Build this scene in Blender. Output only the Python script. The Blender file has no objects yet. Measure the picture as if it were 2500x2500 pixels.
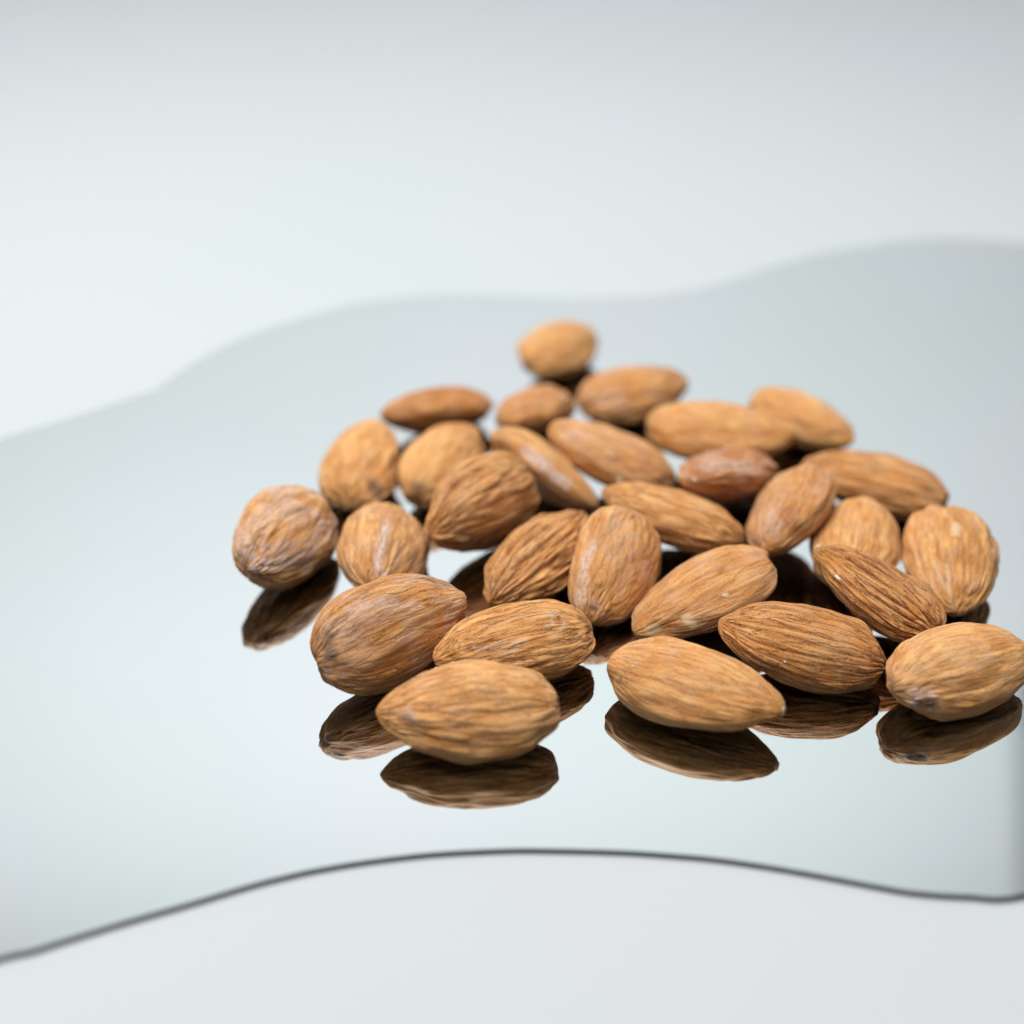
import bpy, math
import numpy as np
from mathutils import Vector

# ---------------------------------------------------------------- camera, world, lights
S = bpy.context.scene
COL = S.collection
MM = 0.001
cam_d = bpy.data.cameras.new('camera'); cam = bpy.data.objects.new('camera', cam_d); COL.objects.link(cam)
S.camera = cam
PITCH, DIST = math.radians(30), 0.252
cam.location = (0, -DIST * math.cos(PITCH), DIST * math.sin(PITCH))
cam.rotation_euler = (math.radians(90) - PITCH, 0, 0)
cam_d.sensor_width = 36; cam_d.lens = 51.24
cam_d.clip_start = 0.01; cam_d.clip_end = 20
cam_d.dof.use_dof = True; cam_d.dof.focus_distance = 0.209; cam_d.dof.aperture_fstop = 8.0
cam_d.dof.aperture_blades = 0

W = bpy.data.worlds.new('World'); S.world = W; W.use_nodes = True
W.node_tree.nodes['Background'].inputs[0].default_value = (0.95, 0.95, 0.94, 1)
W.node_tree.nodes['Background'].inputs[1].default_value = 0.25

def area(name, loc, target, sx, sy, power, col, spread=180):
    l = bpy.data.lights.new(name, 'AREA'); l.shape = 'RECTANGLE'; l.size = sx; l.size_y = sy
    l.energy = power; l.color = col; l.spread = math.radians(spread)
    o = bpy.data.objects.new(name, l); COL.objects.link(o); o.location = loc
    o.rotation_euler = (Vector(target) - Vector(loc)).to_track_quat('-Z', 'Y').to_euler()
    return o
area('softbox_light', (-0.12, 0.06, 0.58), (-0.02, 0.03, 0), 0.54, 0.46, 5.4, (1.0, 0.992, 0.98))
area('backdrop_light', (-0.14, -0.50, 1.70), (-0.14, 1.05, 0.72), 1.8, 0.5, 10.4, (1.0, 1.0, 0.99), 59)

S.view_settings.view_transform = 'Standard'; S.view_settings.look = 'None'
S.view_settings.exposure = 0.0; S.view_settings.gamma = 1.0
S.cycles.max_bounces = 10; S.cycles.diffuse_bounces = 4; S.cycles.glossy_bounces = 8
S.cycles.caustics_reflective = False; S.cycles.blur_glossy = 0.2
S.cycles.sample_clamp_indirect = 4.0

# ---------------------------------------------------------------- material helpers
def mat(name):
    m = bpy.data.materials.new(name); m.use_nodes = True
    nt = m.node_tree; return m, nt, nt.nodes['Principled BSDF']
def N(nt, t, **kw):
    n = nt.nodes.new(t)
    for k, v in kw.items():
        if k.startswith('_'): setattr(n, k[1:], v)
        else: n.inputs[k].default_value = v
    return n

# white paper sweep, faint mottling
m_paper, nt, b = mat('white_paper')
b.inputs['Roughness'].default_value = 0.7; b.inputs['Specular IOR Level'].default_value = 0.25
tc = N(nt, 'ShaderNodeTexCoord'); no = N(nt, 'ShaderNodeTexNoise', Scale=3.0, Detail=3.0)
nt.links.new(tc.outputs['Object'], no.inputs['Vector'])
cr = N(nt, 'ShaderNodeValToRGB'); cr.color_ramp.elements[0].position = .3; cr.color_ramp.elements[1].position = .7
cr.color_ramp.elements[0].color = (0.500, 0.552, 0.560, 1); cr.color_ramp.elements[1].color = (0.53, 0.552, 0.58, 1)
nt.links.new(no.outputs['Fac'], cr.inputs['Fac']); nt.links.new(cr.outputs['Color'], b.inputs['Base Color'])

m_mirror, nt, b = mat('silvered_mirror')
b.inputs['Base Color'].default_value = (0.86, 0.885, 0.88, 1); b.inputs['Metallic'].default_value = 1
b.inputs['Roughness'].default_value = 0.0
no = N(nt, 'ShaderNodeTexNoise', Scale=90.0, Detail=4.0); tc = N(nt, 'ShaderNodeTexCoord')
nt.links.new(tc.outputs['Object'], no.inputs['Vector'])
mr = N(nt, 'ShaderNodeMapRange'); mr.inputs['From Min'].default_value = .55; mr.inputs['From Max'].default_value = .9
mr.inputs['To Min'].default_value = 0.0; mr.inputs['To Max'].default_value = 0.035
nt.links.new(no.outputs['Fac'], mr.inputs['Value']); nt.links.new(mr.outputs[0], b.inputs['Roughness'])

m_edge, nt, b = mat('mirror_edge')
b.inputs['Base Color'].default_value = (0.022, 0.028, 0.028, 1); b.inputs['Roughness'].default_value = 0.35
m_flag, nt, b = mat('grey_panel')
b.inputs['Base Color'].default_value = (0.27, 0.33, 0.32, 1); b.inputs['Roughness'].default_value = 0.8
no = N(nt, 'ShaderNodeTexNoise', Scale=40.0); bp = N(nt, 'ShaderNodeBump', Strength=.2, Distance=.002)
nt.links.new(no.outputs['Fac'], bp.inputs['Height']); nt.links.new(bp.outputs[0], b.inputs['Normal'])

# almond skin: pigment, grooves, dust, stains come from the almond's own vertex attributes
m_nut, nt, b = mat('almond_skin')
L = nt.links.new
def attr(n): return N(nt, 'ShaderNodeAttribute', _attribute_name=n)
flow = attr('flow'); groove = attr('groove').outputs['Fac']; dust = attr('dust').outputs['Fac']
dark = attr('dark').outputs['Fac']; orange = attr('orange').outputs['Fac']; tone = attr('tone').outputs['Fac']
pale = attr('pale').outputs['Fac']; red = attr('red').outputs['Fac']; pos = attr('local_mm')
streak = N(nt, 'ShaderNodeTexNoise', Scale=1.0, Detail=5.0, Roughness=.62)
mp = N(nt, 'ShaderNodeMapping'); mp.inputs['Scale'].default_value = (2.4, 9.5, 9.5)
L(flow.outputs['Vector'], mp.inputs['Vector']); L(mp.outputs[0], streak.inputs['Vector'])
blot = N(nt, 'ShaderNodeTexNoise', Scale=0.28, Detail=4.0, Roughness=.6); L(pos.outputs['Vector'], blot.inputs['Vector'])
grain = N(nt, 'ShaderNodeTexNoise', Scale=4.2, Detail=4.0, Roughness=.75); L(pos.outputs['Vector'], grain.inputs['Vector'])
speck = N(nt, 'ShaderNodeTexNoise', Scale=1.7, Detail=3.0, Roughness=.7); L(pos.outputs['Vector'], speck.inputs['Vector'])
def mixc(f, a, c, mode='MIX'):
    n = N(nt, 'ShaderNodeMix', _data_type='RGBA', _blend_type=mode)
    if isinstance(f, float): n.inputs[0].default_value = f
    else: L(f, n.inputs[0])
    for k, v in ((6, a), (7, c)):
        if isinstance(v, tuple): n.inputs[k].default_value = (*v, 1)
        else: L(v, n.inputs[k])
    return n.outputs[2]
def ramp(v, a, c, lo=0., hi=1.):
    n = N(nt, 'ShaderNodeMapRange'); n.inputs[1].default_value = a; n.inputs[2].default_value = c
    n.inputs[3].default_value = lo; n.inputs[4].default_value = hi; L(v, n.inputs[0]); return n.outputs[0]
def mul(a, c):
    n = N(nt, 'ShaderNodeMath', _operation='MULTIPLY')
    for k, v in ((0, a), (1, c)):
        if isinstance(v, float): n.inputs[k].default_value = v
        else: L(v, n.inputs[k])
    return n.outputs[0]
light_c = (0.86, 0.462, 0.165); mid_c = (0.68, 0.282, 0.070); dark_c = (0.21, 0.058, 0.010)
c = mixc(tone, mid_c, light_c)
c = mixc(attr('brown').outputs['Fac'], c, (0.42, 0.140, 0.032))
c = mixc(mul(ramp(streak.outputs['Fac'], .48, .62), .60), c, (0.36, 0.125, 0.028))
c = mixc(mul(ramp(blot.outputs['Fac'], .49, .64), .62), c, (0.66, 0.36, 0.175))
c = mixc(mul(ramp(blot.outputs['Fac'], .47, .34), .60), c, (0.58, 0.225, 0.045))
lines = N(nt, 'ShaderNodeTexNoise', Scale=1.0, Detail=3.0, Roughness=.55, Distortion=.35)
mp2 = N(nt, 'ShaderNodeMapping'); mp2.inputs['Scale'].default_value = (1.3, 5.6, 5.6); mp2.inputs['Location'].default_value = (3, 7, 1)
L(flow.outputs['Vector'], mp2.inputs['Vector']); L(mp2.outputs[0], lines.inputs['Vector'])
lab = N(nt, 'ShaderNodeMath', _operation='SUBTRACT'); L(lines.outputs['Fac'], lab.inputs[0]); lab.inputs[1].default_value = .5
lab2 = N(nt, 'ShaderNodeMath', _operation='ABSOLUTE'); L(lab.outputs[0], lab2.inputs[0])
line_amt = attr('line').outputs['Fac']
line_mask = mul(mul(ramp(lab2.outputs[0], .045, .005), ramp(speck.outputs['Fac'], .35, .55, .3, 1.)), line_amt)
c = mixc(line_mask, c, dark_c)
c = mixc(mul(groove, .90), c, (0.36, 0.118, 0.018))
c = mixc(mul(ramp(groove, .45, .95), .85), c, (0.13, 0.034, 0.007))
c = mixc(mul(ramp(grain.outputs['Fac'], .50, .66), .45), c, (0.74, 0.49, 0.27))
c = mixc(mul(ramp(grain.outputs['Fac'], .48, .34), .42), c, (0.24, 0.090, 0.026))
c = mixc(mul(orange, .8), c, (0.56, 0.235, 0.045))
c = mixc(red, c, (0.30, 0.115, 0.065))
c = mixc(pale, c, (0.74, 0.52, 0.30))
c = mixc(mul(dust, ramp(speck.outputs['Fac'], .40, .54, .10, 1.)), c, (0.66, 0.53, 0.48))
c = mixc(mul(dark, ramp(speck.outputs['Fac'], .3, .55, .45, 1.)), c, (0.085, 0.060, 0.045))
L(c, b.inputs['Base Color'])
b.inputs['Roughness'].default_value = 0.62; b.inputs['Specular IOR Level'].default_value = 0.22
b.inputs['Sheen Weight'].default_value = 0.10; b.inputs['Sheen Roughness'].default_value = 0.45
b.inputs['Sheen Tint'].default_value = (1.0, 0.86, 0.70, 1)
b0 = N(nt, 'ShaderNodeBump', Strength=0.8, Distance=0.00022); b0.invert = True; L(line_mask, b0.inputs['Height'])
b1 = N(nt, 'ShaderNodeBump', Strength=0.75, Distance=0.00016); L(streak.outputs['Fac'], b1.inputs['Height'])
b2 = N(nt, 'ShaderNodeBump', Strength=0.7, Distance=0.00011); L(grain.outputs['Fac'], b2.inputs['Height'])
b1.invert = True
L(b0.outputs[0], b1.inputs['Normal']); L(b1.outputs[0], b2.inputs['Normal']); L(b2.outputs[0], b.inputs['Normal'])

m_kernel, nt, b = mat('bare_kernel')
no = N(nt, 'ShaderNodeTexNoise', Scale=900.0, Detail=3.0); tc = N(nt, 'ShaderNodeTexCoord')
nt.links.new(tc.outputs['Object'], no.inputs['Vector'])
cr = N(nt, 'ShaderNodeValToRGB'); cr.color_ramp.elements[0].color = (0.62, 0.42, 0.22, 1); cr.color_ramp.elements[1].color = (0.86, 0.76, 0.60, 1)
cr.color_ramp.elements[0].position = .35; cr.color_ramp.elements[1].position = .6
nt.links.new(no.outputs['Fac'], cr.inputs['Fac']); nt.links.new(cr.outputs['Color'], b.inputs['Base Color'])
b.inputs['Roughness'].default_value = .55
m_scar, nt, b = mat('stem_scar_skin')
b.inputs['Base Color'].default_value = (0.66, 0.46, 0.28, 1); b.inputs['Roughness'].default_value = .7
no = N(nt, 'ShaderNodeTexNoise', Scale=3000.0, Detail=2.0); bp = N(nt, 'ShaderNodeBump', Strength=.6, Distance=.0001)
nt.links.new(no.outputs['Fac'], bp.inputs['Height']); nt.links.new(bp.outputs[0], b.inputs['Normal'])

# ---------------------------------------------------------------- object helpers
def obj(name, verts, faces, m, parent=None, smooth=True):
    me = bpy.data.meshes.new(name); me.from_pydata([tuple(v) for v in verts], [], faces); me.update()
    me.materials.append(m)
    if smooth: me.polygons.foreach_set('use_smooth', [True] * len(me.polygons))
    o = bpy.data.objects.new(name, me); COL.objects.link(o)
    if parent: o.parent = parent
    return o
def tag(o, label=None, cat=None, group=None, kind=None):
    if label: o['label'] = label
    if cat: o['category'] = cat
    if group: o['group'] = group
    if kind: o['kind'] = kind
    return o

# ---------------------------------------------------------------- baked layout, millimetres
ROWS = {1: [-36.194, -19.096, 6.162, -2.003, 0.028, -0.753, 11.676, 7.418, 4.709], 2: [-26.245, 8.117, 5.119, 1.43, 0.177, 0.032, 11.835, 6.642, 4.532], 3: [-20.287, -21.137, 5.023, -1.676, -0.024, -0.449, 11.796, 7.034, 4.504], 4: [-11.919, 7.775, 5.129, 1.165, 0.088, 0.495, 11.823, 6.306, 4.51], 5: [-14.403, 29.748, 5.007, -2.557, 0.145, 0.293, 11.597, 6.66, 4.321], 6: [-4.742, -11.368, 7.936, -2.326, -0.03, -1.047, 11.84, 6.948, 4.499], 7: [5.769, 3.632, 6.047, -0.67, -0.348, -0.731, 11.819, 6.687, 4.047], 8: [4.125, 27.628, 5.614, -1.917, 0.271, 0.215, 11.756, 6.623, 4.381], 9: [10.113, 59.547, 4.443, 0.969, -0.014, 0.398, 11.873, 6.388, 4.094], 10: [23.465, 37.321, 4.697, 0.418, 0.059, 0.19, 11.802, 6.703, 4.495], 11: [17.291, 7.229, 6.834, 2.781, 0.324, 0.079, 12.109, 6.72, 4.629], 12: [36.929, 15.411, 7.552, -0.177, -0.003, 0.233, 13.341, 6.7, 4.542], 13: [26.161, -12.713, 6.409, 2.738, 0.183, 0.244, 12.175, 6.698, 4.459], 14: [54.33, 26.168, 4.537, -0.864, -0.037, -0.127, 11.875, 6.736, 4.536], 15: [36.348, -0.369, 7.479, -2.322, 0.313, 0.202, 11.714, 6.71, 4.53], 16: [44.952, -13.526, 7.891, -2.008, -0.123, 0.546, 11.808, 6.822, 4.46], 17: [62.554, 1.604, 4.86, 2.764, 0.092, -0.105, 12.762, 6.707, 4.531], 18: [55.332, -18.362, 4.738, 1.27, 0.098, 0.095, 11.849, 6.953, 4.445], 19: [69.005, -23.352, 4.701, -1.727, -0.188, -0.037, 11.824, 7.282, 4.498], 20: [54.307, -36.245, 7.275, 2.321, 0.233, 0.281, 11.488, 6.648, 4.378], 21: [15.788, -27.313, 6.107, -1.944, -0.324, -0.603, 11.399, 6.876, 4.408], 22: [4.377, -23.262, 4.6, -2.221, -0.13, -0.151, 12.237, 6.584, 4.477], 23: [28.969, -33.805, 5.031, -2.699, -0.251, -0.004, 12.179, 6.792, 4.543], 24: [41.308, -47.084, 5.611, 2.895, 0.151, -0.298, 12.22, 6.706, 4.731], 25: [0.364, -46.882, 5.22, -2.732, 0.055, -0.287, 12.377, 6.715, 4.708], 26: [-17.282, -46.891, 7.34, 0.591, 0.048, 1.003, 12.145, 7.755, 4.687], 27: [-5.646, -62.595, 5.537, -3.078, -0.018, -0.461, 12.442, 6.867, 4.859], 28: [25.13, -56.083, 4.575, -0.487, 0.006, 0.166, 12.816, 6.877, 4.517], 29: [63.066, -52.129, 5.181, 0.437, -0.016, 0.328, 11.828, 6.758, 4.726]}
NEAR = [(-57.9, -100.8), (-54.6, -99.7), (-51.4, -98.2), (-44.8, -95.2), (-37.9, -92.3), (-31.8, -89.6), (-27.9, -88.1), (-23.5, -86.7), (-17.6, -85.3), (-9.8, -84.0), (-2.0, -83.4), (2.9, -83.3), (12.6, -83.6), (18.5, -84.1), (24.9, -84.9), (31.2, -86.2), (37.1, -87.7), (43.2, -89.4), (48.0, -90.6), (54.1, -91.2), (60.8, -91.1)]
FAR = [(-97.0, 27.9), (-85.4, 37.2), (-75.8, 46.3), (-72.1, 49.8), (-69.1, 57.5), (-63.5, 68.9), (-57.0, 78.1), (-50.4, 84.7), (-41.7, 91.9), (-32.5, 97.3), (-20.5, 101.0), (-8.2, 101.6), (4.2, 100.3), (16.5, 99.0), (28.8, 100.0), (43.4, 104.7), (55.2, 113.0), (66.0, 121.6), (77.9, 129.5), (89.6, 134.9), (101.3, 138.9), (112.4, 140.1), (130.2, 136.9)]
MARKS = {1: [('white', 1.3, 0.8, [(8.03, -4.53, 1.46), (10.28, -2.1, 1.56), (10.64, 0.22, 1.75), (8.03, 2.82, 2.68), (4.61, 4.08, 3.28), (0.62, 4.31, 3.77)]), ('white', 1.0, 0.6, [(2.25, -5.6, 2.8), (-2.25, -3.1, 4.27), (-4.23, 0.0, 4.59), (-3.84, 3.05, 4.2)]), ('dark', 0.8, 0.5, [(10.96, -1.97, 0.76), (11.21, -1.35, 0.79)]), ('dark', 0.35, 0.8, [(9.4, -2.78, 1.91)]), ('dark', 0.35, 0.8, [(10.81, 2.05, 0.95), (10.64, 1.35, 1.53)])], 2: [('dark', 1.2, 0.8, [(-8.14, -3.74, 2.55), (-8.44, -4.47, 1.71)])], 3: [('white', 0.8, 0.9, [(-1.45, -1.37, 4.42), (1.87, -1.33, 4.28), (4.66, -1.21, 3.91), (7.49, -0.8, 3.23), (9.49, -0.15, 2.45), (9.74, 1.26, 2.18)]), ('white', 0.6, 0.4, [(2.68, 1.81, 4.12), (6.83, 2.27, 3.16)])], 4: [('dark', 0.9, 0.75, [(-10.78, 0.8, 2.02)])], 7: [('white', 0.9, 1.0, [(-2.69, -6.58, 0.63), (0.63, -6.51, 0.62), (3.89, -6.0, 0.14), (6.15, -5.22, 0.37)]), ('white', 0.6, 0.6, [(-2.69, -6.25, 1.4), (2.69, -5.89, 1.32)])], 6: [('dark', 1.3, 0.5, [(9.01, 2.99, 1.79), (5.8, 4.35, 2.41)])], 10: [('white', 1.6, 0.4, [(-8.42, -2.53, 3.03), (-5.41, -4.47, 3.0)]), ('orange', 0.9, 1, [(-10.92, -2.51, 0.94)])], 11: [('white', 1.4, 0.4, [(8.33, 3.07, 2.12), (5.55, 3.1, 3.2)]), ('chip', 0.5, 1.0, [(-3.58, 6.63, 0.18)])], 15: [('white', 1.6, 0.55, [(8.64, 1.47, 2.39), (5.0, 3.82, 2.79), (-1.03, 6.58, 0.88)]), ('chip', 0.35, 1.0, [(11.25, 1.25, 0.13)])], 16: [('white', 1.0, 0.5, [(5.78, 0.43, 3.59), (8.42, 1.75, 2.48)]), ('red', 1.2, 0.8, [(7.17, 3.32, 2.35), (5.78, 3.57, 2.74)]), ('orange', 1.0, 0.8, [(11.45, 0.95, 0.45)])], 19: [('orange', 1.1, 0.7, [(-5.05, -2.15, 4.08), (11.09, -0.79, 1.06)]), ('pale', 0.7, 0.9, [(-3.49, 0.28, 4.44), (-1.04, 0.0, 4.5)]), ('pale', 0.25, 0.7, [(11.56, -0.44, 0.58), (9.0, -1.4, 2.35), (5.42, -1.63, 3.58)]), ('pale', 0.25, 0.6, [(11.56, -0.44, 0.58), (7.51, -2.63, 2.65), (3.49, -3.91, 3.32)])], 20: [('orange', 1.0, 1, [(8.47, 3.31, 0.61), (6.98, 4.21, 0.78)]), ('chip', 0.42, 1.0, [(4.16, 5.6, 0.44)]), ('scar', 1, 1.0, [(10.11, 1.99, 0.37)])], 21: [('white', 0.7, 0.8, [(0.2, -5.68, 2.43), (4.13, -5.28, 2.07), (6.93, -4.05, 2.05), (9.17, -3.03, 1.41)]), ('orange', 1.2, 0.6, [(5.58, -3.54, 2.88), (3.75, -3.49, 3.35)]), ('dark', 0.35, 0.9, [(9.84, -1.32, 1.83), (9.84, -0.73, 1.96)])], 23: [('chip', 0.5, 1.0, [(-1.07, 5.33, 2.81)]), ('pale', 0.7, 1, [(5.59, 4.86, 1.99), (5.2, 5.54, 1.2)]), ('pale', 0.5, 0.8, [(9.8, 3.02, 1.24), (10.51, 2.51, 1.03)])], 25: [('ring', 0.22, 0.9, [(-4.07, -1.03, 4.56), (-6.44, -0.72, 4.28), (-6.81, 0.71, 4.2), (-5.68, 1.96, 4.22), (-4.07, 2.99, 4.12)]), ('ring', 0.22, 0.7, [(-4.89, -0.51, 4.53), (-4.48, 1.28, 4.5), (-3.24, 1.81, 4.5)]), ('ring', 0.22, 0.8, [(7.17, 0.78, 3.44), (7.17, 1.9, 3.22), (4.89, 2.22, 3.76), (-0.22, 2.8, 4.25)]), ('ring', 0.2, 0.6, [(4.07, 3.54, 3.42), (0.66, 3.67, 3.86)]), ('orange', 1.0, 1, [(10.9, 1.58, 1.41), (10.21, 1.32, 2.01)]), ('chip', 0.4, 1.0, [(10.68, 1.62, 1.56)])], 26: [('white', 1.0, 0.5, [(-5.57, 4.96, 3.24), (-2.76, 4.78, 3.67), (0.21, 4.28, 3.87)]), ('dark', 0.8, 0.7, [(-9.77, 2.85, 2.58), (-10.26, 1.61, 2.64), (-10.26, 0.37, 2.8)]), ('orange', 0.9, 0.9, [(10.69, 0.66, 2.0), (10.48, -0.14, 2.18)]), ('dark', 0.3, 0.9, [(-10.48, -4.0, 1.11)])], 27: [('white', 0.8, 0.5, [(8.56, 1.14, 2.87), (7.56, 1.99, 3.06)]), ('red', 1.3, 0.5, [(8.56, 1.91, 2.66)]), ('dark', 1.6, 0.4, [(-10.27, 3.51, 1.8), (-8.87, 4.9, 1.44)])], 28: [('orange', 0.9, 1, [(11.68, -0.77, 1.22)]), ('dark', 0.5, 0.5, [(-9.45, -4.48, 1.65)]), ('scar', 1, 1.0, [(12.31, -0.42, 0.75)])], 29: [('dark', 0.9, 0.9, [(-9.76, -3.94, 1.14), (-9.0, -4.62, 1.05)]), ('white', 1.1, 0.7, [(-10.6, -2.65, 1.46), (-9.27, -3.98, 1.71)]), ('orange', 0.9, 0.9, [(0.21, -3.94, 3.79), (1.87, -3.83, 3.68)]), ('red', 1.0, 0.5, [(-6.85, -5.88, 0.65)]), ('orange', 0.35, 0.9, [(-1.46, -1.32, 4.64), (0.21, -0.53, 4.67)]), ('orange', 0.35, 0.8, [(-8.14, 1.26, 3.66), (-6.51, 2.1, 3.98)])], 24: [('chip', 0.2, 1.0, [(1.93, 5.44, 2.35)])]}

# ---------------------------------------------------------------- the paper sweep under and behind
TOPZ = -0.0007
prof = [(-1.2, 0.0), (0.75, 0.0)]
R0 = 0.30
for k in range(1, 13):
    a = math.pi / 2 * k / 12
    prof.append((0.75 + R0 * math.sin(a), R0 - R0 * math.cos(a)))
prof.append((1.05, 1.7))
vs = []; fs = []
for (y, z) in prof:
    for x in (-1.3, 1.3): vs.append((x, y, z + TOPZ))
for k in range(len(prof) - 1): fs.append((2 * k, 2 * k + 1, 2 * k + 3, 2 * k + 2))
sweep = obj('tabletop_backdrop', vs, fs, m_paper)
tag(sweep, 'seamless pale blue white paper surface under and behind the mirror', kind='structure')

# ---------------------------------------------------------------- wavy mirror
def catmull(P, n=8):
    out = []; k = len(P)
    for i in range(k):
        p0, p1, p2, p3 = [np.array(P[(i + j) % k], float) for j in (-1, 0, 1, 2)]
        for s in range(n):
            t = s / n
            out.append(.5 * ((2 * p1) + (-p0 + p2) * t + (2 * p0 - 5 * p1 + 4 * p2 - p3) * t * t + (-p0 + 3 * p1 - 3 * p2 + p3) * t ** 3))
    return out
right = [(78, -85), (95, -72), (108, -50), (118, -22), (132, 5), (150, 30), (164, 62), (166, 95), (156, 122), (144, 133)]
left = [(-112, 14), (-124, -4), (-130, -28), (-128, -52), (-123, -74), (-113, -92), (-98, -104), (-80, -107), (-67, -105)]
loop = [p for p in NEAR] + right + FAR[::-1] + left
OUT = catmull(loop, 6)
K = len(OUT); OUTA = np.array(OUT)
nrm = np.roll(OUTA, -1, 0) - np.roll(OUTA, 1, 0); nrm = np.stack([nrm[:, 1], -nrm[:, 0]], 1)
nrm /= np.linalg.norm(nrm, axis=1)[:, None] + 1e-9
def ring(off, z): return [(p[0] * MM, p[1] * MM, z * MM) for p in OUTA + nrm * off]
top = ring(-0.22, 0.0)
mirror = bpy.data.objects.new('wavy_mirror', None); COL.objects.link(mirror)
tag(mirror, 'flat frameless mirror with a wavy outline lying on the pale surface under the almonds', 'mirror')
obj('mirror_glass', top, [tuple(range(K))], m_mirror, mirror, smooth=False)
rings = [(-0.22, 0.0), (-0.11, -0.02), (-0.03, -0.07), (0.0, -0.14), (0.0, -0.60), (-0.06, -0.68)]
vs = []; fs = []
for off, z in rings: vs += ring(off, z)
for r in range(len(rings) - 1):
    for k in range(K):
        k2 = (k + 1) % K
        fs.append((r * K + k, (r + 1) * K + k, (r + 1) * K + k2, r * K + k2))
fs.append(tuple((len(rings) - 1) * K + k for k in reversed(range(K))))
obj('mirror_edge', vs, fs, m_edge, mirror)

# ---------------------------------------------------------------- grey panel standing off to the right (seen in the mirror)
px0, px1, py, pz0, pz1 = 0.540, 0.95, 0.98, 0.83, 1.50
vs = [(x + (.13 if z == pz1 else 0), y, z) for z in (pz0, pz1) for (x, y) in ((px0, py), (px1, py - .05), (px1, py - .03), (px0, py + .02))]
panel = obj('grey_studio_panel', vs, [(0, 1, 5, 4), (1, 2, 6, 5), (2, 3, 7, 6), (3, 0, 4, 7), (4, 5, 6, 7), (3, 2, 1, 0)], m_flag, smooth=False)
tag(panel, 'dark grey panel seen only as a dim band reflected in the mirror at far right', 'panel')

# ---------------------------------------------------------------- numpy gradient noise
_rs = np.random.RandomState(7)
_perm = np.concatenate([_rs.permutation(256)] * 3)
_g = _rs.normal(size=(256, 3)); _g /= np.linalg.norm(_g, axis=1)[:, None]
def noise(p):
    i = np.floor(p).astype(int); f = p - i; i &= 255
    u = f * f * f * (f * (f * 6 - 15) + 10)
    r = 0
    for dx in (0, 1):
        wx = u[:, 0] if dx else 1 - u[:, 0]
        for dy in (0, 1):
            wy = u[:, 1] if dy else 1 - u[:, 1]
            for dz in (0, 1):
                wz = u[:, 2] if dz else 1 - u[:, 2]
                h = _perm[_perm[_perm[(i[:, 0] + dx) & 255] + ((i[:, 1] + dy) & 255)] + ((i[:, 2] + dz) & 255)]
                r = r + wx * wy * wz * ((f - np.array([dx, dy, dz])) * _g[h]).sum(1)
    return r * 1.6
def fbm(p, o=3):
    a = 0; w = 1.
    for k in range(o): a = a + w * noise(p * 2 ** k + 13.7 * k); w *= .5
    return a

def outline(t, pt):
    t0 = -.12
    s = np.clip(np.where(t > t0, (t - t0) / (1 - t0), (t0 - t) / (1 + t0)), 0, 1)
    return np.where(t > t0, (1 - s ** (2.1 - .25 * pt)) ** (.5 + .2 * pt), (1 - s ** 2.3) ** .5)

NT, NA = 132, 232
T1 = np.sin(np.linspace(-np.pi / 2, np.pi / 2, NT)); T1 = T1 * .6 + .4 * np.linspace(-1, 1, NT)
T1[0], T1[-1] = -1, 1
A1 = np.arange(NA) * 2 * np.pi / NA
FACES = []
for i in range(NT - 3):
    for j in range(NA):
        j2 = (j + 1) % NA
        FACES.append((i * NA + j, i * NA + j2, (i + 1) * NA + j2, (i + 1) * NA + j))
PB = (NT - 2) * NA
for j in range(NA):
    j2 = (j + 1) % NA
    FACES.append((PB, j2, j)); FACES.append((PB + 1, (NT - 3) * NA + j, (NT - 3) * NA + j2))

GROUP = 'almonds heaped on the mirror'
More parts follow.
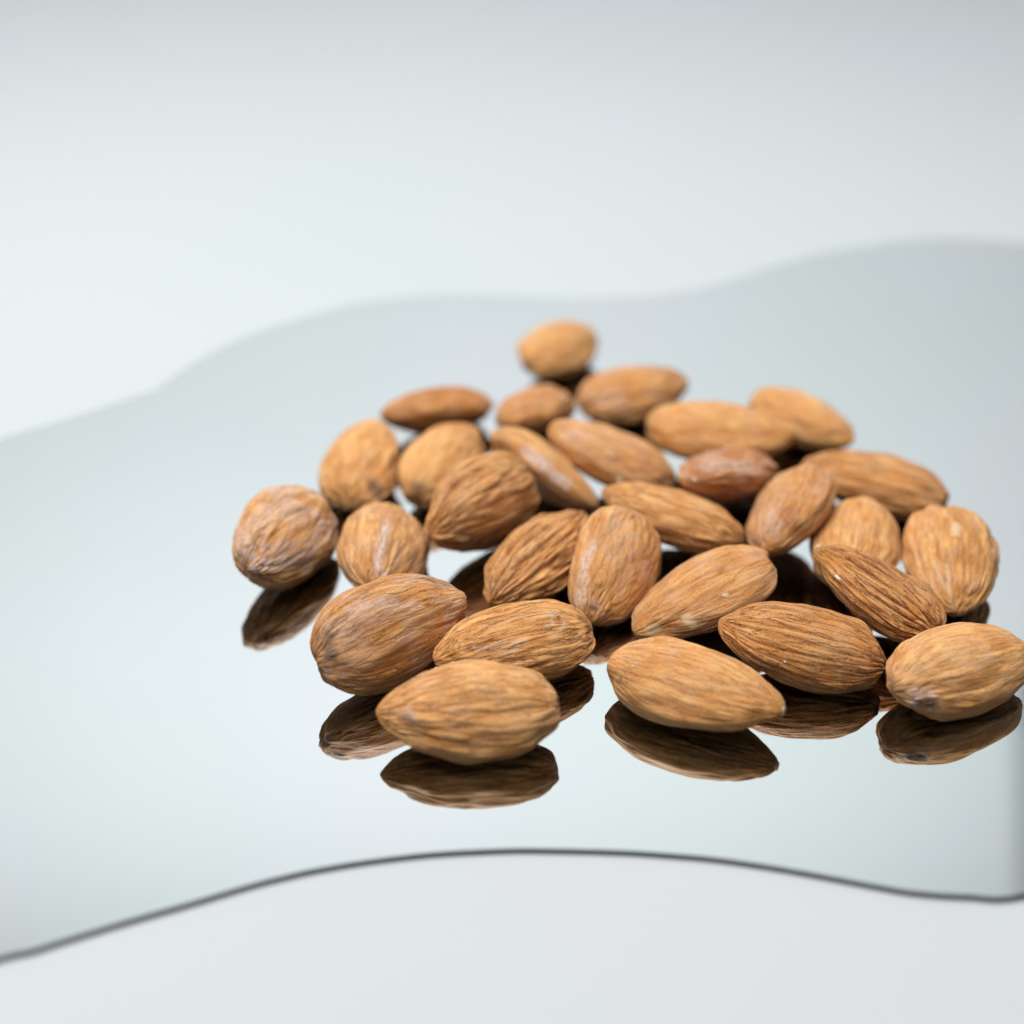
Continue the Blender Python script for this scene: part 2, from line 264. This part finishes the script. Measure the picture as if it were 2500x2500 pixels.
# k: (pointedness, wrinkle depth mm, wrinkle frequency, tone 0 dark..1 light, dust 0..1, groove colour 0..1, label)
STYLE = {
    1: (0.15, 0.35, 3.0, .75, .45, .55, 'dusty round almond with whitish bloom, farthest left, alone above its own reflection'),
    2: (0.2, 0.38, 2.3, .80, .0, .35, 'light tan almond with broad ridges and a dark spot, behind the far left dusty one'),
    3: (0.2, 0.32, 2.8, .65, .12, .6, 'upright oval almond with a speckled white streak down its middle, beside the far left one'),
    4: (0.3, 0.22, 2.2, .75, .0, .3, 'smooth light tan almond with a dark smudge, half behind the deeply creased almond'),
    5: (0.5, 0.16, 3.2, .02, .0, .4, 'smooth reddish brown almond lying crosswise at the back left, reddest of the heap'),
    6: (0.3, 0.48, 2.6, .60, .08, .75, 'almond with deep creases fanning up from its lower end, above a gap in the heap'),
    7: (0.5, 0.16, 2.6, .50, .1, .35, 'long almond with a whitish streak, slanting down right behind the deeply creased one'),
    8: (0.4, 0.24, 2.6, .35, .10, .5, 'dull brown blurred almond directly below the rearmost almond'),
    9: (0.35, 0.16, 2.2, .70, .0, .3, 'rearmost almond, small, blurred and light tan, topmost in the photo'),
    10: (0.5, 0.19, 2.6, .40, .12, .4, 'long blurred almond pointing right, immediately right of and below the rearmost almond'),
    11: (0.45, 0.22, 2.6, .50, .12, .4, 'broad smooth brown almond slanting down right, with a pale chip at its lower edge'),
    12: (0.4, 0.24, 2.5, .70, .0, .4, 'long light tan almond lying level at the back right, overlapping the orange pointed one'),
    13: (0.6, 0.32, 3.2, .65, .0, .55, 'long striped almond slanting down right above the upright mottled one, pointing left'),
    14: (0.8, 0.21, 2.8, .62, .0, .35, 'orange tan almond at the back right corner with a sharp point to the right'),
    15: (0.6, 0.26, 3.0, 0.05, .30, .5, 'small dark dusty almond seen edge on, below the long level light tan one'),
    16: (0.5, 0.24, 2.9, .35, .2, .55, 'leaning dull brown almond with a purplish patch, pointing down left'),
    17: (0.45, 0.35, 3.1, .40, .05, .65, 'long brown ribbed almond lying crosswise at the right rear edge of the heap'),
    18: (0.3, 0.19, 2.4, .82, .0, .35, 'smooth pale tan upright almond partly hidden by the sharply pointed grooved one'),
    19: (0.5, 0.32, 2.7, .50, .1, .5, 'broad upright almond with pale veins running down to its point, at the right edge'),
    20: (1.0, 0.42, 4.3, .42, .0, 1.0, 'sharply pointed almond with deep dark grooves and a pale scar on its upper left tip'),
    21: (0.2, 0.26, 2.6, .48, .22, .45, 'upright mottled almond with bluish white left edge, in the middle of the heap'),
    22: (0.3, 0.51, 3.6, .55, .0, .85, 'deeply wrinkled wavy almond tucked behind the left edge of the upright mottled one'),
    23: (0.35, 0.16, 3.0, .45, .12, .5, 'smooth brown almond with small whitish nicks, slanting up to the right'),
    24: (0.85, 0.24, 3.8, .38, .0, .85, 'long brown almond with thin dark lines, pointing left, below the sharply pointed one'),
    25: (0.5, 0.29, 4.0, .62, .0, .7, 'striped almond with thin white ring marks, directly behind the frontmost almond'),
    26: (0.15, 0.29, 3.3, .35, .28, .7, 'big fat dusty pinkish brown almond at the front left with a small nub'),
    27: (0.7, 0.32, 2.9, .66, .05, .5, 'frontmost almond, light tan with broad stripes and a blunt point to the left'),
    28: (0.7, 0.16, 2.7, .60, .03, .45, 'smooth tan almond at the front centre, its point to the lower right'),
    29: (0.4, 0.19, 2.9, .78, .12, .4, 'pale almond with a grey stain underneath, cut by the right edge of the photo'),
}
def seg_dist(P, pts):
    d = np.full(len(P), 1e9); pts = [np.array(q) for q in pts]
    if len(pts) == 1: return np.linalg.norm(P - pts[0], axis=1)
    for a, c in zip(pts[:-1], pts[1:]):
        ab = c - a; t = np.clip(((P - a) @ ab) / (ab @ ab + 1e-9), 0, 1)
        d = np.minimum(d, np.linalg.norm(P - a - t[:, None] * ab, axis=1))
    return d

def almond(k):
    x, y, z, yaw, tilt, roll, hl, hw, ht = ROWS[k]
    pt, wd, wf, tn, du, gc, label = STYLE[k]
    T, A = np.meshgrid(T1[1:-1], A1, indexing='ij'); T = np.concatenate([T.ravel(), [-1, 1]]); A = np.concatenate([A.ravel(), [0, 0]])
    pr = outline(T, pt); pr[-2:] = 0
    ca, sa = np.cos(A), np.sin(A)
    # slightly lens-shaped section with a soft seam along both edges
    e = 1.0 + .035 * np.abs(ca) ** 6 - .02 * np.abs(np.sin(2 * A)) ** 2
    U = np.stack([T, pr * ca * e, pr * sa * e], 1)
    seed = np.array([k * 3.17, k * 1.71, k * 7.3])
    # broad lumps, a little bend
    lump = fbm(U * 1.15 + seed, 2) * .070 + noise(U * 2.9 + seed) * .026
    base = U * np.array([hl, hw, ht])
    bend = .05 * math.sin(k * 2.3) * hw * (T * T - .4)
    mf = .35 + .65 * np.sqrt(np.clip(pr, 0, 1)); flowv = np.stack([T, ca * mf, sa * mf], 1)
    mrg = .30 + .70 * np.sqrt(np.clip(pr, 0, 1)); wf = wf * 1.12
    wq = np.stack([T * 1.45, ca * wf * mrg, sa * wf * mrg], 1) + seed
    warp = np.stack([noise(wq * .5 + 5), noise(wq * .6 + 9), noise(wq * .6 + 17)], 1)
    wq = wq + warp * .55
    n1 = noise(wq); n2 = noise(wq * np.array([1.9, 1.7, 1.7]) + 31); n3 = noise(wq * np.array([2.6, 3.3, 3.3]) + 71)
    fade = np.clip(pr / .30, 0, 1) ** 1.0
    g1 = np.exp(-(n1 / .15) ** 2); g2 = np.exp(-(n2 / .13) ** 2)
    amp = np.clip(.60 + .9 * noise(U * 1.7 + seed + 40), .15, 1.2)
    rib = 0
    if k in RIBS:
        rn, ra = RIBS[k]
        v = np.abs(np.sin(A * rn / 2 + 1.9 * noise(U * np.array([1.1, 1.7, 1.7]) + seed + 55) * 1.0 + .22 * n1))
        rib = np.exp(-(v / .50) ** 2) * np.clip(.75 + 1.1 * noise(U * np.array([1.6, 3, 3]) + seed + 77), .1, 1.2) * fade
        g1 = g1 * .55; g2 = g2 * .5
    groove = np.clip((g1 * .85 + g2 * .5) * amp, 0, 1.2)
    disp = (-.85 * groove + .62 * n1 + .40 * n2 + .28 * n3) * wd * (.35 + .65 * fade)
    # shallow creases drawn in towards the blunt end
    but = np.clip((-T - .72) / .28, 0, 1)
    if k in RIBS: disp += -ra * rib; groove = np.clip(np.maximum(groove, rib * (.55 + 1.5 * ra)), 0, 1.2)
    disp += -.10 * but * np.maximum(0, np.sin(A * 7 + 2.5 * n1)) * np.clip(pr * 2, 0, 1)
    nl = U / np.array([hl, hw, ht]); nl[:, 0] += 1e-4 * T; nl /= np.linalg.norm(nl, axis=1)[:, None] + 1e-9
    P = base * (1 + lump[:, None]) + nl * disp[:, None]; P[:, 1] += bend
    if k == 26: P += nl * (.9 * np.exp(-(seg_dist(base, MARKS[26][2][3]) / 1.3) ** 2))[:, None]
    # keep it above the mirror
    cy, sy, ct, st, cr, sr = math.cos(yaw), math.sin(yaw), math.cos(tilt), math.sin(tilt), math.cos(roll), math.sin(roll)
    R = np.array([[cy, -sy, 0], [sy, cy, 0], [0, 0, 1]]) @ np.array([[ct, 0, -st], [0, 1, 0], [st, 0, ct]]) @ np.array([[1, 0, 0], [0, cr, -sr], [0, sr, cr]])
    zmin = (P @ R.T)[:, 2].min() + z
    if zmin < .02 or (k not in STACKED): z += .02 - zmin
    o = obj('almond', P * MM, FACES, m_nut)
    from mathutils import Matrix
    M4 = Matrix([list(R[i]) + [(x * MM, y * MM, z * MM)[i]] for i in range(3)] + [[0, 0, 0, 1]])
    o.matrix_world = M4
    tag(o, label, 'almond', GROUP)
    A_ = dict(white=0, ring=0, dark=0, orange=0, pale=0, red=0)
    A_ = {q: np.zeros(len(P)) for q in A_}
    jit = noise(base * .8 + seed) * .5
    chips = []
    for kind, rad, amt, pts in MARKS.get(k, []):
        if kind in ('chip', 'scar'): chips.append((kind, rad, pts[0])); continue
        d = seg_dist(base, pts) / rad + (jit if kind != 'ring' else 0)
        A_[kind] = np.maximum(A_[kind], amt * np.clip(1.5 - d, 0, 1) if kind != 'ring' else amt * np.exp(-d ** 2))
    dust = 1.25 * du * np.clip(noise(U * 2.2 + seed + 3) * 1.6 + noise(U * 5 + seed) * .8 + .35, 0, 1)
    dust = np.clip(np.maximum(np.maximum(dust, A_['white']), A_['ring'] * .9), 0, 1)
    tip = np.clip((T - .90) / .08, 0, 1) * .55; but2 = np.clip((-T - .93) / .06, 0, 1) * .45
    orange = np.clip(np.maximum(A_['orange'], tip), 0, 1)
    dk = np.clip(np.maximum(A_['dark'], but2), 0, 1)
    me = o.data
    def fa(n, v):
        a = me.attributes.new(n, 'FLOAT', 'POINT'); a.data.foreach_set('value', v.astype(np.float32))
    def va(n, v):
        a = me.attributes.new(n, 'FLOAT_VECTOR', 'POINT'); a.data.foreach_set('vector', v.astype(np.float32).ravel())
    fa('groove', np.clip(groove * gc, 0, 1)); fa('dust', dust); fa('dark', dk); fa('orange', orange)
    fa('brown', np.full(len(P), BROWN.get(k, 0.)) * np.clip(.8 + noise(U * 1.3 + seed + 90), 0, 1.3)); fa('line', np.full(len(P), LINES.get(k, .35)) * np.clip(pr * 3, 0, 1)); fa('tone', np.clip(tn + .75 * n1 + .35 * n2 + .25 * noise(U * 1.6 + seed + 70), 0, 1)); fa('pale', np.clip(A_['pale'], 0, 1)); fa('red', np.clip(A_['red'], 0, 1) * .8)
    va('flow', flowv + seed * .37); va('local_mm', base + seed * 5)
    for kind, rad, q in chips:
        q = np.array(q)
        if kind == 'scar':
            # little ring where the stem was, at the pointed end
            vs = []; ns = 14
            pr_ = [(.0, .10), (.16, .06), (.30, .20), (.42, .16), (.50, -.05), (.55, -.5)]
            for rr, h in pr_[1:]:
                for s in range(ns):
                    a = 2 * math.pi * s / ns; w = 1 + .12 * math.sin(3 * a + k)
                    vs.append(((P[-1, 0] - .12 + h) * MM, (P[-1, 1] + 1.35 * rr * w * math.cos(a)) * MM, (P[-1, 2] + 1.35 * rr * w * math.sin(a)) * MM))
            vs.append(((P[-1, 0] - .06) * MM, P[-1, 1] * MM, P[-1, 2] * MM)); fc = []
            for r in range(4):
                for s in range(ns): fc.append((r * ns + s, r * ns + (s + 1) % ns, (r + 1) * ns + (s + 1) % ns, (r + 1) * ns + s))
            for s in range(ns): fc.append((5 * ns, (s + 1) % ns, s))
            obj('stem_scar', vs, fc, m_scar, o)
        else:
            j = np.linalg.norm(base - q, axis=1).argmin(); c0 = P[j]; nn = nl[j]
            ax = np.cross(nn, [0, .3, 1.]); ax /= np.linalg.norm(ax); ay = np.cross(nn, ax)
            vs = []; ns = 12
            for rr, h in ((1., -.12), (.9, .05), (.55, .08)):
                for s in range(ns):
                    a = 2 * math.pi * s / ns; w = 1 + .3 * math.sin(2 * a + k) + .15 * math.sin(5 * a)
                    v = c0 + nn * h + rad * rr * w * (ax * math.cos(a) * 1.4 + ay * math.sin(a) * .7); vs.append(v * MM)
            vs.append((c0 + nn * .02) * MM); fc = []
            for r in range(2):
                for s in range(ns): fc.append((r * ns + s, r * ns + (s + 1) % ns, (r + 1) * ns + (s + 1) % ns, (r + 1) * ns + s))
            for s in range(ns): fc.append((2 * ns + s, 2 * ns + (s + 1) % ns, 3 * ns))
            obj('bare_kernel_chip', vs, fc, m_kernel, o)
    return o

LINES = {2: .2, 4: .15, 5: .3, 6: .7, 12: .3, 13: .6, 17: .6, 18: .2, 19: .35, 20: .95, 22: .8, 24: .85, 25: .75, 26: .55, 27: .5, 28: .35, 23: .35, 29: .25, 1: .4, 3: .5, 9: .2, 14: .2}
BROWN = {5: .75, 15: 1.1, 17: .35, 24: .38, 20: .35, 16: .32, 26: .25, 8: .3, 10: .2, 22: .15, 6: .15, 11: .15, 23: .15}
RIBS = {20: (25, .30), 24: (22, .14), 27: (15, .17), 13: (19, .13), 17: (19, .15), 25: (25, .13), 22: (21, .26), 26: (27, .07), 3: (17, .10), 19: (19, .10), 6: (17, .16), 14: (19, .06), 12: (15, .08)}
STACKED = {6, 11, 12, 13, 15, 16, 20}
for k in sorted(ROWS): almond(k)
